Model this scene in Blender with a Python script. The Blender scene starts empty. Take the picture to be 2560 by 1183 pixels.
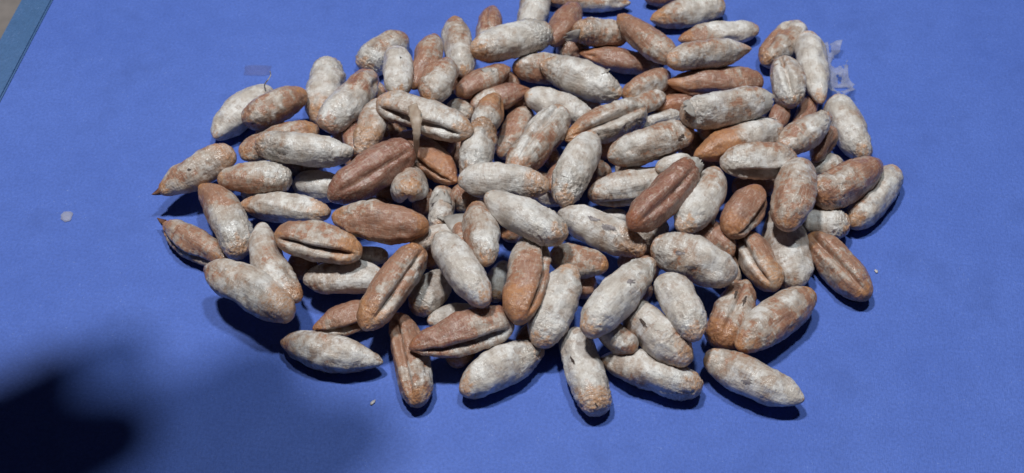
import bpy, bmesh, math, random
import numpy as np
from mathutils import Vector, Matrix

S = bpy.context.scene
COL = S.collection
# ------------------------------------------------------------------ camera
TH = math.radians(52.0)
CAM_D = 0.29
cd = bpy.data.cameras.new("camera")
cam = bpy.data.objects.new("camera", cd)
COL.objects.link(cam)
cam.location = (0, -CAM_D * math.cos(TH), CAM_D * math.sin(TH))
cam.rotation_euler = (math.pi / 2 - TH, 0, 0)
cd.sensor_width = 36.0
cd.lens = 36.0 * 3000 / 2560
cd.clip_start = 0.01
cd.clip_end = 20
cd.dof.use_dof = True
cd.dof.focus_distance = 0.272
cd.dof.aperture_fstop = 26
S.camera = cam
# ------------------------------------------------------------------ world, lamps, exposure
W = bpy.data.worlds.new("World")
S.world = W
W.use_nodes = True
bg = W.node_tree.nodes["Background"]
bg.inputs[0].default_value = (0.45, 0.58, 1.0, 1)
bg.inputs[1].default_value = 0.024
S.view_settings.view_transform = 'Standard'
S.view_settings.look = 'None'
S.view_settings.exposure = 0
S.view_settings.gamma = 1
def lamp(name, loc, watts, radius, colour):
    d = bpy.data.lights.new(name, 'POINT')
    d.energy = watts
    d.shadow_soft_size = radius
    d.color = colour
    o = bpy.data.objects.new(name, d)
    COL.objects.link(o)
    o.location = loc
    return o
lamp("ceiling_bulb", (0.085, 0.075, 0.75), 10.2, 0.030, (0.88, 0.97, 1.0))
lamp("wall_bulb", (-0.13, 0.075, 0.75), 17.2, 0.030, (1.0, 0.98, 0.945))

# ------------------------------------------------------------------ numpy noise
_r = np.random.default_rng(11)
_perm = _r.permutation(256)
_perm = np.concatenate([_perm, _perm, _perm])
_g = _r.normal(size=(256, 3))
_g /= np.linalg.norm(_g, axis=1)[:, None]
def perlin(p):
    p = np.asarray(p, float)
    i = np.floor(p).astype(int)
    f = p - i
    u = f * f * f * (f * (f * 6 - 15) + 10)
    i &= 255
    out = 0
    for dx in (0, 1):
        for dy in (0, 1):
            for dz in (0, 1):
                h = _perm[_perm[_perm[i[..., 0] + dx] + i[..., 1] + dy] + i[..., 2] + dz]
                d = (_g[h] * (f - (dx, dy, dz))).sum(-1)
                w = (u[..., 0] if dx else 1 - u[..., 0]) * (u[..., 1] if dy else 1 - u[..., 1]) * (u[..., 2] if dz else 1 - u[..., 2])
                out = out + d * w
    return out * 1.6
def sst(a, b, x):
    t = np.clip((x - a) / (b - a), 0, 1)
    return t * t * (3 - 2 * t)

# ------------------------------------------------------------------ materials
def new_mat(name):
    m = bpy.data.materials.new(name)
    m.use_nodes = True
    nt = m.node_tree
    nt.nodes.clear()
    out = nt.nodes.new('ShaderNodeOutputMaterial')
    b = nt.nodes.new('ShaderNodeBsdfPrincipled')
    nt.links.new(b.outputs[0], out.inputs[0])
    return m, nt, b, out
class NT:
    def __init__(s, nt): s.nt = nt
    def put(s, sock, v):
        if isinstance(v, (int, float)): sock.default_value = v
        elif isinstance(v, tuple): sock.default_value = v + (1,) if len(v) == 3 and len(sock.default_value) == 4 else v
        else: s.nt.links.new(v, sock)
    def math(s, op, a, b=0.0, clamp=False):
        n = s.nt.nodes.new('ShaderNodeMath'); n.operation = op; n.use_clamp = clamp
        s.put(n.inputs[0], a); s.put(n.inputs[1], b); return n.outputs[0]
    def mix(s, f, a, b, mode='MIX'):
        n = s.nt.nodes.new('ShaderNodeMix'); n.data_type = 'RGBA'; n.blend_type = mode
        s.put(n.inputs[0], f); s.put(n.inputs[6], a); s.put(n.inputs[7], b); return n.outputs[2]
    def noise(s, vec, scale, detail=3, rough=.55):
        n = s.nt.nodes.new('ShaderNodeTexNoise'); n.inputs['Scale'].default_value = scale
        n.inputs['Detail'].default_value = detail; n.inputs['Roughness'].default_value = rough
        s.nt.links.new(vec, n.inputs['Vector']); return n.outputs['Fac']
    def ramp(s, f, a, b):
        n = s.nt.nodes.new('ShaderNodeMapRange'); n.inputs[1].default_value = a; n.inputs[2].default_value = b
        s.put(n.inputs[0], f); return n.outputs[0]
    def mapping(s, vec, scale, rot=(0, 0, 0)):
        n = s.nt.nodes.new('ShaderNodeMapping'); n.inputs['Scale'].default_value = scale
        n.inputs['Rotation'].default_value = rot
        s.nt.links.new(vec, n.inputs[0]); return n.outputs[0]
    def bump(s, h, strength, dist, normal=None):
        n = s.nt.nodes.new('ShaderNodeBump'); n.inputs['Distance'].default_value = dist
        s.put(n.inputs['Strength'], strength); s.put(n.inputs['Height'], h)
        if normal is not None: s.nt.links.new(normal, n.inputs['Normal'])
        return n.outputs[0]

def seed_material():
    m, nt, b, out = new_mat("date_seed_skin")
    q = NT(nt)
    tc = nt.nodes.new('ShaderNodeTexCoord')
    oi = nt.nodes.new('ShaderNodeObjectInfo')
    off = nt.nodes.new('ShaderNodeVectorMath'); off.operation = 'ADD'
    nt.links.new(tc.outputs['Object'], off.inputs[0])
    rr = q.math('MULTIPLY', oi.outputs['Random'], 3.7)
    cx = nt.nodes.new('ShaderNodeCombineXYZ')
    for k in range(3): nt.links.new(rr, cx.inputs[k])
    nt.links.new(cx.outputs[0], off.inputs[1])
    v = off.outputs[0]
    at = nt.nodes.new('ShaderNodeAttribute'); at.attribute_name = 'pigment'
    sp = nt.nodes.new('ShaderNodeSeparateColor')
    nt.links.new(at.outputs['Color'], sp.inputs[0])
    memb, orng, redd = sp.outputs[0], sp.outputs[1], sp.outputs[2]
    crum = at.outputs['Alpha']
    fib = q.noise(q.mapping(v, (2600, 800, 800)), 1.0, 3, .6)     # fibres lying around the seed
    lon = q.noise(q.mapping(v, (420, 2400, 2400)), 1.0, 2, .5)
    fine = q.noise(v, 2600, 2, .6)
    blot = q.noise(v, 420, 3, .55)
    body = q.mix(redd, (0.300, 0.136, 0.080), (0.215, 0.060, 0.036))
    body = q.mix(q.ramp(fib, .3, .75), body, (0.33, 0.195, 0.135))
    body = q.mix(q.math('MULTIPLY', q.ramp(blot, .55, .75), .5), body, (0.11, 0.052, 0.036))
    nz = q.math('ADD', q.math('MULTIPLY', fib, .9), q.math('SUBTRACT', q.math('MULTIPLY', q.noise(v, 1100, 4, .65), 1.0), .95))
    nzn = nt.nodes.new('ShaderNodeTexNoise'); nzn.inputs['Scale'].default_value = 900
    nt.links.new(v, nzn.inputs['Vector'])
    wv = nt.nodes.new('ShaderNodeVectorMath'); wv.operation = 'MULTIPLY_ADD'
    nt.links.new(nzn.outputs['Color'], wv.inputs[0]); wv.inputs[1].default_value = (.0016, .0016, .0016); nt.links.new(v, wv.inputs[2])
    vo = nt.nodes.new('ShaderNodeTexVoronoi'); vo.inputs['Scale'].default_value = 620
    nt.links.new(wv.outputs[0], vo.inputs['Vector'])
    vs = nt.nodes.new('ShaderNodeSeparateColor'); nt.links.new(vo.outputs['Color'], vs.inputs[0])
    flk = vs.outputs[0]
    mm = q.math('ADD', memb, q.math('ADD', q.math('MULTIPLY', nz, .8), q.math('MULTIPLY', q.math('SUBTRACT', flk, .5), .38)), True)
    mm = q.math('MULTIPLY', mm, q.ramp(memb, 0.0, .12), True)
    tan = q.mix(q.ramp(blot, .35, .65), (0.355, 0.255, 0.200), (0.440, 0.350, 0.288))
    white = q.mix(q.ramp(q.noise(v, 260, 2), .38, .62), (0.505, 0.455, 0.410), (0.690, 0.668, 0.650))
    col = q.mix(q.ramp(mm, .0, .42), body, tan)
    col = q.mix(q.ramp(q.math('ADD', mm, q.math('MULTIPLY', crum, .12)), .52, 1.05), col, white)
    col = q.mix(q.math('MULTIPLY', q.ramp(q.noise(q.mapping(v, (350, 350, 350), (1, 2, 3)), 1.0, 4, .6), .50, .66), .55), col, q.mix(.5, col, (0.19, 0.135, 0.105)))
    edge = q.math('SUBTRACT', 1.0, q.math('MULTIPLY', q.math('ABSOLUTE', q.math('SUBTRACT', mm, .20)), 5.5), True)
    col = q.mix(q.math('MULTIPLY', edge, .6), col, (0.37, 0.150, 0.072))
    col = q.mix(q.math('MULTIPLY', q.ramp(lon, .52, .72), .30), col, q.mix(.6, col, (0.17, 0.10, 0.07)))
    col = q.mix(q.math('MULTIPLY', q.ramp(lon, .46, .30), .22), col, (0.70, 0.66, 0.60))
    of = q.math('MULTIPLY', orng, q.ramp(q.math('ADD', fib, q.math('MULTIPLY', fine, .5)), .45, .85), True)
    col = q.mix(q.math('MULTIPLY', of, .8), col, q.mix(redd, (0.47, 0.215, 0.080), (0.34, 0.115, 0.050)))
    col = q.mix(q.math('MULTIPLY', q.ramp(fine, .62, .80), .22), col, (0.09, 0.065, 0.05))
    col = q.mix(q.math('MULTIPLY', q.ramp(q.noise(v, 2300, 2, .7), .63, .72), .22), col, (0.70, 0.68, 0.65))
    nt.links.new(col, b.inputs['Base Color'])
    rough = q.math('SUBTRACT', .60, q.math('MULTIPLY', crum, .18))
    nt.links.new(q.math('SUBTRACT', rough, q.math('MULTIPLY', q.ramp(fine, .5, .75), .12)), b.inputs['Roughness'])
    b.inputs['Specular IOR Level'].default_value = 0.3
    bm1 = q.bump(fib, .55, .00025)
    bm2 = q.bump(lon, .45, .00025, bm1)
    cr = q.noise(v, 1600, 4, .65)
    bm3 = q.bump(cr, q.math('ADD', q.math('MULTIPLY', crum, .85), .07, True), .0009, bm2)
    bm3 = q.bump(mm, .7, .00022, bm3)
    bm4 = q.bump(fine, .3, .00012, bm3)
    nt.links.new(bm4, b.inputs['Normal'])
    b.inputs['Coat Weight'].default_value = .3
    nt.links.new(q.math('ADD', q.math('MULTIPLY', crum, .7), q.math('ADD', q.math('MULTIPLY', redd, .5), q.math('MULTIPLY', q.ramp(blot, .44, .56), .8))), b.inputs['Coat Weight'])
    b.inputs['Coat Roughness'].default_value = .18
    nt.links.new(q.bump(cr, .55, .0005), b.inputs['Coat Normal'])
    return m
def film_material(name, c1, c2, trans):
    m, nt, b, out = new_mat(name)
    q = NT(nt)
    tc = nt.nodes.new('ShaderNodeTexCoord')
    v = tc.outputs['Object']
    n = q.noise(v, 700, 3)
    b.inputs['Roughness'].default_value = .38
    nt.links.new(q.mix(q.ramp(n, .35, .65), c1, c2), b.inputs['Base Color'])
    nt.links.new(q.bump(q.noise(v, 1400, 3), .5, .0003), b.inputs['Normal'])
    tl = nt.nodes.new('ShaderNodeBsdfTranslucent')
    nt.links.new(q.mix(.0, c2, c2), tl.inputs[0])
    tr = nt.nodes.new('ShaderNodeBsdfTransparent')
    mx = nt.nodes.new('ShaderNodeMixShader'); mx.inputs[0].default_value = .45
    nt.links.new(b.outputs[0], mx.inputs[1]); nt.links.new(tl.outputs[0], mx.inputs[2])
    m2 = nt.nodes.new('ShaderNodeMixShader'); m2.inputs[0].default_value = trans
    nt.links.new(mx.outputs[0], m2.inputs[1]); nt.links.new(tr.outputs[0], m2.inputs[2])
    nt.links.new(m2.outputs[0], out.inputs[0])
    return m
def mat_material(name, c1, c2):
    m, nt, b, out = new_mat(name)
    q = NT(nt)
    tc = nt.nodes.new('ShaderNodeTexCoord')
    v = tc.outputs['Object']
    big = q.noise(v, 22, 3)
    med = q.noise(v, 160, 4, .6)
    grain = q.noise(v, 1500, 3, .7)
    wv = q.noise(q.mapping(v, (900, 3800, 900)), 1.0, 2)
    wh = q.noise(q.mapping(v, (3800, 900, 900), (0, 0, .0)), 1.0, 2)
    col = q.mix(q.ramp(big, .35, .65), c1, c2)
    col = q.mix(q.math('MULTIPLY', q.ramp(med, .35, .72), .22), col, tuple(min(1, x * 1.35) for x in c2))
    col = q.mix(q.math('MULTIPLY', q.ramp(grain, .35, .7), .5), col, tuple(x * .6 for x in c1))
    st = q.noise(v, 45, 5, .7)
    col = q.mix(q.math('MULTIPLY', q.ramp(st, .54, .72), .5), col, tuple(x * .72 for x in c1))
    # pale lint and scuffed weave points
    lint = q.math('MULTIPLY', q.ramp(q.math('MAXIMUM', wv, wh), .66, .78), q.ramp(med, .42, .62))
    col = q.mix(q.math('MULTIPLY', lint, .8), col, (0.25, 0.33, 0.62))
    nt.links.new(col, b.inputs['Base Color'])
    b.inputs['Roughness'].default_value = .62
    b.inputs['Specular IOR Level'].default_value = .3
    h = q.math('ADD', q.math('ADD', wv, wh), grain)
    nt.links.new(q.bump(h, .6, .0002, q.bump(med, .25, .0006)), b.inputs['Normal'])
    return m
def plain_material(name, c1, c2, scale, rough):
    m, nt, b, out = new_mat(name)
    q = NT(nt)
    tc = nt.nodes.new('ShaderNodeTexCoord')
    v = tc.outputs['Object']
    n = q.noise(v, scale, 4, .6)
    nt.links.new(q.mix(q.ramp(n, .3, .7), c1, c2), b.inputs['Base Color'])
    b.inputs['Roughness'].default_value = rough
    nt.links.new(q.bump(n, .3, .001), b.inputs['Normal'])
    return m
M_SEED = seed_material()
M_FLAP = film_material("papery_skin", (0.46, 0.41, 0.37), (0.62, 0.59, 0.56), .0)
M_STRIP = film_material("brown_skin_strip", (0.50, 0.38, 0.29), (0.66, 0.56, 0.47), .15)
M_FLAKE = film_material("clear_skin_flake", (0.56, 0.54, 0.54), (0.72, 0.71, 0.72), .68)
M_STAIN = film_material("brown_skin_flake", (0.30, 0.25, 0.34), (0.36, 0.30, 0.38), .88)
M_PALE = film_material('pale_skin_fleck', (0.66, 0.66, 0.72), (0.78, 0.77, 0.80), .6)
M_SPECK = plain_material("pale_speck", (0.42, 0.40, 0.42), (0.55, 0.52, 0.52), 900, .5)
M_MAT = mat_material("blue_cloth", (0.070, 0.136, 0.485), (0.086, 0.160, 0.535))
M_EDGE = mat_material("teal_edge", (0.050, 0.122, 0.270), (0.064, 0.140, 0.310))
M_FLOOR = plain_material("brown_floor", (0.11, 0.098, 0.095), (0.21, 0.182, 0.172), 60, .6)
M_TEAR = plain_material('torn_grey', (0.17, 0.145, 0.15), (0.27, 0.235, 0.235), 1200, .5)
M_PIT = plain_material('dark_pit', (0.045, 0.028, 0.022), (0.09, 0.06, 0.048), 1500, .7)
M_TIP = plain_material("dark_stalk", (0.06, 0.025, 0.018), (0.16, 0.07, 0.04), 900, .5)
M_HAND = plain_material("hand_skin", (0.30, 0.16, 0.10), (0.36, 0.20, 0.13), 90, .5)
M_SLEEVE = plain_material("dark_sleeve", (0.03, 0.03, 0.04), (0.05, 0.05, 0.06), 300, .9)

# ------------------------------------------------------------------ helpers
def mesh_obj(name, verts, faces, mat, parent=None, smooth=True):
    me = bpy.data.meshes.new(name)
    me.from_pydata([tuple(v) for v in verts], [], faces)
    me.materials.append(mat)
    if smooth:
        me.polygons.foreach_set('use_smooth', [True] * len(me.polygons))
    o = bpy.data.objects.new(name, me)
    COL.objects.link(o)
    if parent is not None: o.parent = parent
    return o
def tag(o, label, cat, group=None, kind=None):
    if label: o['label'] = label
    if cat: o['category'] = cat
    if group: o['group'] = group
    if kind: o['kind'] = kind
    return o
PROF = {'p': (2.0, 1.38), 'r': (2.55, 1.8), 'b': (3.6, 2.15)}
NT_, NP_ = 76, 60
def half(s, kind):
    p, q = PROF[kind]
    return np.maximum(0, 1 - s ** p) ** (1 / q)

class SeedShape:
    """outline of one seed in its own axes: x along the seed, z up, all in metres"""
    def __init__(s, i, L, r, g, gd, e, bend, k, c, red):
        s.i, s.L, s.r, s.g, s.gd, s.e, s.bend, s.k, s.c, s.red = i, L, r, math.radians(g), gd, e, bend, k, c, red
        rg = np.random.default_rng(1000 + i)
        s.off = rg.uniform(0, 200, 3)
        s.ph = rg.uniform(0, 6.28)
        s.el = rg.uniform(.02, .07)
        s.sk = rg.uniform(-.22, .22)
        s.tri = rg.uniform(0, .055); s.tph = rg.uniform(0, 6.28)
        s.dents = [(rg.uniform(.15, .85), rg.uniform(0, 6.28), rg.uniform(.25, .7), rg.uniform(.5, 1.1)) for _ in range(5)]
        s.ridge = [(rg.uniform(0, 6.28), rg.uniform(.03, .07)) for _ in range(3)]
        s.b2 = rg.uniform(-.05, .05)
        s.rub = rg.uniform(0, 6.28)
        s.br = rg.uniform(0, 6.28)
    def crumple(s, t):
        return s.k[0] * (1 - sst(.15, .6, t)) + s.k[1] * sst(.4, .85, t)
    def dphi(s, t, phi):
        w = .10 * perlin(np.stack([t * 3 + s.off[0], t * 0 + 5.5, t * 0 + s.off[1]], -1))
        d = phi - s.g - w
        return (d + np.pi) % (2 * np.pi) - np.pi
    def point(s, t, phi):
        tm = t + s.sk * t * (1 - t)               # fattest part a little off the middle
        u = np.abs(2 * tm - 1)
        h = np.where(tm < .5, half(u, s.e[0]), half(u, s.e[1]))
        d = s.dphi(t, phi)
        env = sst(.02, .22, t) * (1 - sst(.80, .99, t))
        sg = .15 + .045 * np.sin(t * 7 + s.ph)
        gr = s.gd * .66 * env * np.exp(-(d / sg) ** 2) - .15 * env * s.gd * np.exp(-((np.abs(d) - .42) / .2) ** 2)
        flat = .16 * s.gd * env * np.exp(-(d / .6) ** 2)
        rad = s.r * h * (1 + s.el * np.cos(2 * (phi - s.ph))) * (1 - gr - flat)
        rad = rad * (1 + s.tri * np.cos(3 * (phi - s.tph)))
        for (dt, dp, dd, dw) in s.dents:
            da = (phi - dp + np.pi) % (2 * np.pi) - np.pi
            rad = rad - .001 * dd * np.exp(-(((t - dt) * s.L * 1000 / 2.6 / dw) ** 2 + (da / .55 / dw) ** 2)) * sst(0, .5, h)
        for (rp, rw) in s.ridge:
            da = (phi - rp + .25 * np.sin(t * 5 + rp) + np.pi) % (2 * np.pi) - np.pi
            rad = rad * (1 + rw * np.exp(-np.abs(da) / .16) * sst(.05, .3, t) * (1 - sst(.7, .95, t)))
        x = (t - .5) * s.L
        # outward directions
        cz, cy = np.cos(phi), -np.sin(phi)
        p = np.stack([x, rad * cy, rad * cz], -1)
        q = p * 1000 + s.off
        lump = .42 * perlin(q * .17) + .24 * perlin(q * .40 + 31) + .10 * perlin(q * .9 + 8)
        wr = np.stack([q[..., 0] * 1.25, q[..., 1] * .32, q[..., 2] * .32], -1)
        wrk = .055 * perlin(wr) + .04 * perlin(wr * 2.1 + 9)
        ck = s.crumple(t)
        n1 = perlin(q * 1.15 + 77); n2 = perlin(q * 2.1 + 12)
        cr = ck * (.62 * (.55 - np.abs(n1) * 1.6) + .42 * (.5 - np.abs(n2) * 1.5))
        lipr = .22 * env * s.gd * np.exp(-((np.abs(d) - .4) / .22) ** 2) * perlin(q * 1.1 + 4)
        qc = np.stack([x, -np.sin(phi) * s.r * .95, np.cos(phi) * s.r * .95], -1) * 1000 + s.off
        skn = .16 * sst(.30, .52, s.memb(t, phi, qc)) * (.6 + .8 * perlin(q * .35 + 21))
        disp = (lump + wrk + cr + lipr + skn) * .001 * (sst(0, .35, h) * .85 + .15) * (s.r / .0046)
        rad2 = np.maximum(rad + disp, .00002)
        ax = .35 * perlin(q * .6 + 55) * .001 * (.3 + ck) * (1 - h)
        bz = s.b2 * (1 - (2 * t - 1) ** 2) * s.L
        by = -s.bend * (1 - (2 * t - 1) ** 2) * s.L
        return np.stack([x + ax, rad2 * cy + by + bz * math.sin(s.br) * .6, rad2 * cz + abs(bz) * .2], -1)
    def memb(s, t, phi, q):
        """how much of the papery skin still covers the seed here"""
        c, red = s.c, s.red
        d = s.dphi(t, phi)
        st = np.stack([q[..., 0] * 1.1, q[..., 1] * .28, q[..., 2] * .28], -1)
        base = c[0] + (c[1] - c[0]) * sst(.2, .8, t + .12 * perlin(q * .25 + 3))
        n = .36 * perlin(q * .15 + 40) + .20 * perlin(q * .42 + 60) + .15 * perlin(st) + .13 * perlin(q * 1.2)
        val = base + n * (1 - .5 * np.abs(2 * base - 1)) + .06 * s.crumple(t)
        val = val + .17 * np.cos(phi - s.rub) * (1 - np.abs(2 * base - 1))
        env = sst(.03, .2, t) * (1 - sst(.85, .99, t))
        val = val + env * s.gd * (.30 * np.exp(-((np.abs(d) - .22) / .10) ** 2) - (.12 if red < .8 else -1.4) * np.exp(-(d / .06) ** 2))
        return sst(.15, .92, val)
    def pigment(s, t, phi, o):
        rad = s.r * .95
        q = np.stack([(t - .5) * s.L, -np.sin(phi) * rad, np.cos(phi) * rad], -1) * 1000 + s.off
        memb = s.memb(t, phi, q)
        ck = s.crumple(t)
        w = .10 * perlin(q * .5 + 15) + .06 * perlin(q * 1.5)
        og = 0 * t
        if o[0] > 0: og = np.maximum(og, 1 - sst(o[0] * .6, o[0] * 1.35, t + w))
        if o[1] > 0: og = np.maximum(og, 1 - sst(o[1] * .6, o[1] * 1.35, 1 - t + w))
        og = np.clip(og * (1.05 + .5 * perlin(q * .8 + 90)), 0, 1)
        rd = np.clip(s.red + .25 * perlin(q * .3 + 70), 0, 1)
        return np.stack([memb, og, rd, np.clip(ck, 0, 1)], -1)

def seed_axes(A, B):
    a = (B - A).normalized()
    u = (Vector((0, 0, 1)) - a * a.z).normalized()
    y = u.cross(a)
    m = Matrix((a, y, u)).transposed().to_4x4()
    m.translation = (A + B) / 2
    return m
tt = np.linspace(0, 1, NT_ + 1)[1:-1]
tt = .45 * tt + .55 * (.5 - .5 * np.cos(np.pi * tt))
pp = np.arange(NP_) / NP_ * 2 * np.pi
TT, PP = np.meshgrid(tt, pp, indexing='ij')
nr = len(tt)
FACES = []
for a in range(nr - 1):
    for b_ in range(NP_):
        b2 = (b_ + 1) % NP_
        FACES.append((a * NP_ + b_, a * NP_ + b2, (a + 1) * NP_ + b2, (a + 1) * NP_ + b_))
iA, iB = nr * NP_, nr * NP_ + 1
for b_ in range(NP_):
    b2 = (b_ + 1) % NP_
    FACES.append((iA, b2, b_))
    FACES.append((iB, (nr - 1) * NP_ + b_, (nr - 1) * NP_ + b2))

def ragged_flap(parent, sh, t, phi_deg, ln, wd, seed):
    """a torn piece of papery skin, rooted in the seed's surface and lifting off it"""
    rg = random.Random(seed)
    phi = math.radians(phi_deg)
    sgn = 1 if t > .5 else -1
    nu, nv = 9, 7
    verts = []
    off = rg.uniform(0, 50)
    root = Vector(sh.point(np.array([t]), np.array([phi]))[0])
    for v in range(nv):
        for u in range(nu):
            fu = u / (nu - 1) - .5
            fv = v / (nv - 1)
            rag = 1 + .45 * float(perlin(np.array([fu * 6 + off, 3.3, off]))) + .25 * float(perlin(np.array([fu * 15 + off, 8.1, off])))
            wdt = wd * .001 * fu * (1 - .55 * fv * fv)
            dist = fv * ln * .001 * rag * .8
            lift = fv * fv * ln * .0001 + .0004 * float(perlin(np.array([fu * 3 + off, fv * 3, 1.7]))) * fv - .0002 * (1 - fv)
            n = Vector((0, -math.sin(phi), math.cos(phi)))
            tg = Vector((0, -math.cos(phi), -math.sin(phi)))
            rr = max(root.yz.length, sh.r * .45)
            verts.append(root + Vector((sgn * dist, 0, 0)) + tg * wdt + n * (lift - wdt * wdt / (2 * rr)))
    faces = [(v * nu + u, v * nu + u + 1, (v + 1) * nu + u + 1, (v + 1) * nu + u) for v in range(nv - 1) for u in range(nu - 1)]
    o = mesh_obj('skin_flap', verts, faces, M_FLAP, parent)
    so = o.modifiers.new('thick', 'SOLIDIFY'); so.thickness = .00009
    return o

def tear(parent, sh, t, phi_deg, ln, wd, kind, seed):
    """a small ragged hole in the papery skin, following the seed's surface"""
    nu, nv = 22, 12
    phi = math.radians(phi_deg)
    fu, fv = np.meshgrid(np.linspace(-1, 1, nu), np.linspace(-1, 1, nv))
    T = np.clip(t + fu * ln * .0005 / sh.L, .02, .98)
    PH = phi + (fv + .35 * np.sin(fu * 2 + seed)) * wd * .0005 / sh.r
    V = sh.point(T, PH).reshape(-1, 3)
    out = np.stack([0 * PH, -np.sin(PH), np.cos(PH)], -1).reshape(-1, 3)
    V = V + out * .00009
    rag = perlin(np.stack([fu * 2.6 + seed, fv * 2.0, 0 * fu + seed * 1.3], -1))
    ins = (np.abs(fu) ** 1.6 + np.abs(fv) ** 1.6 + .75 * rag < .85)
    faces = [(v * nu + u, v * nu + u + 1, (v + 1) * nu + u + 1, (v + 1) * nu + u) for v in range(nv - 1) for u in range(nu - 1) if ins[v, u] and ins[v + 1, u + 1]]
    used = sorted({k for f in faces for k in f}); mp = {k: n for n, k in enumerate(used)}
    return mesh_obj('skin_tear', [V[k] for k in used], [tuple(mp[k] for k in f) for f in faces], M_TEAR if kind == 'g' else M_PIT, parent)

# ------------------------------------------------------------------ the mat and the floor
DATA = {"strip": [[-0.02355, 0.02066, 0.02416, 0.001], [-0.02283, 0.01766, 0.02416, 0.0014], [-0.02236, 0.01504, 0.02353, 0.0012], [-0.02229, 0.01299, 0.02163, 0.0008], [-0.02269, 0.01255, 0.01795, 0.0006], [-0.02333, 0.01249, 0.01375, 0.0006]], "tail": [[-0.02275, 0.01257, 0.01395, 0.0004], [-0.02419, 0.01112, 0.01415, 0.0009], [-0.02572, 0.0103, 0.01335, 0.0003]], "thread": [[-0.06333, 0.04078, 0.0085], [-0.06325, 0.04108, 0.0105], [-0.06207, 0.04079, 0.0125], [-0.06157, 0.04252, 0.0125], [-0.06167, 0.04294, 0.0135]], "i24": 23, "i29": 28, "inner": [[-0.13141, 0.08577, -0.0], [-0.13581, 0.04598, 0.0]], "outer": [[-0.14009, 0.08577, -0.0], [-0.14147, 0.06754, 0.0]], "flake": [[0.08637, 0.06698, 0.002], [0.08672, 0.04559, 0.001]], "flecks": [[[-0.10896, 0.00608, 0.0004], 0.001467, 0.001695, 10, "pale", "round pale skin fleck alone on the left of the mat"], [[-0.03032, -0.04603, 0.0004], 0.000784, 0.000348, 50, "white", "tiny white skin fleck on the mat at the bottom centre"], [[-0.04144, -0.0381, 0.0004], 0.000621, 0.000355, 55, "white", "tiny white skin fleck just in front of the lone spindle seed"], [[0.08599, -0.01055, 0.0004], 0.000378, 0.000503, 0, "white", "white speck on the mat right of the brown grooved seed"], [[-0.06884, 0.0569, 0.0004], 0.003572, 0.00202, 0, "brown", "thin brownish skin flake lying flat on the mat at the upper left"]]}
i0, i1 = Vector(DATA['inner'][0]), Vector(DATA['inner'][1])
o0, o1 = Vector(DATA['outer'][0]), Vector(DATA['outer'][1])
ed = (i0 - i1).normalized()                      # along the mat's left edge, away from the camera
nrm = Vector((ed.y, -ed.x, 0))                   # to the right, into the mat
mid = (i0 + i1) / 2
EW = abs((o0 - mid).dot(nrm))                     # width of the edge strip
def slab(name, x0, x1, y0, y1, z0, z1, mat, parent=None, bev=.0004, n=1):
    bm = bmesh.new()
    bmesh.ops.create_cube(bm, size=1)
    for v in bm.verts:
        v.co = Vector(((x0 + x1) / 2 + v.co.x * (x1 - x0), (y0 + y1) / 2 + v.co.y * (y1 - y0), (z0 + z1) / 2 + v.co.z * (z1 - z0)))
    bmesh.ops.bevel(bm, geom=bm.edges[:], offset=bev, segments=2, affect='EDGES')
    me = bpy.data.meshes.new(name); bm.to_mesh(me); bm.free()
    me.materials.append(mat)
    o = bpy.data.objects.new(name, me); COL.objects.link(o)
    if parent: o.parent = parent
    return o
mat_o = slab('blue_mat', 0, .62, -.42, .30, -.0025, 0, M_MAT)
mw = Matrix((nrm, ed, Vector((0, 0, 1)))).transposed().to_4x4()
mw.translation = mid
mat_o.matrix_world = mw
tag(mat_o, "blue cloth mat under the whole heap of seeds", "mat")
strip_o = slab('edge_strip', -EW, .0002, -.42, .30, -.0022, .0004, M_EDGE, mat_o)
strip_o['label'] = "teal strip along the mat's left edge"
fl = slab('floor', -1.2, 1.2, -1.0, 1.4, -.03, -.008, M_FLOOR)
fl['kind'] = 'structure'

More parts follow.
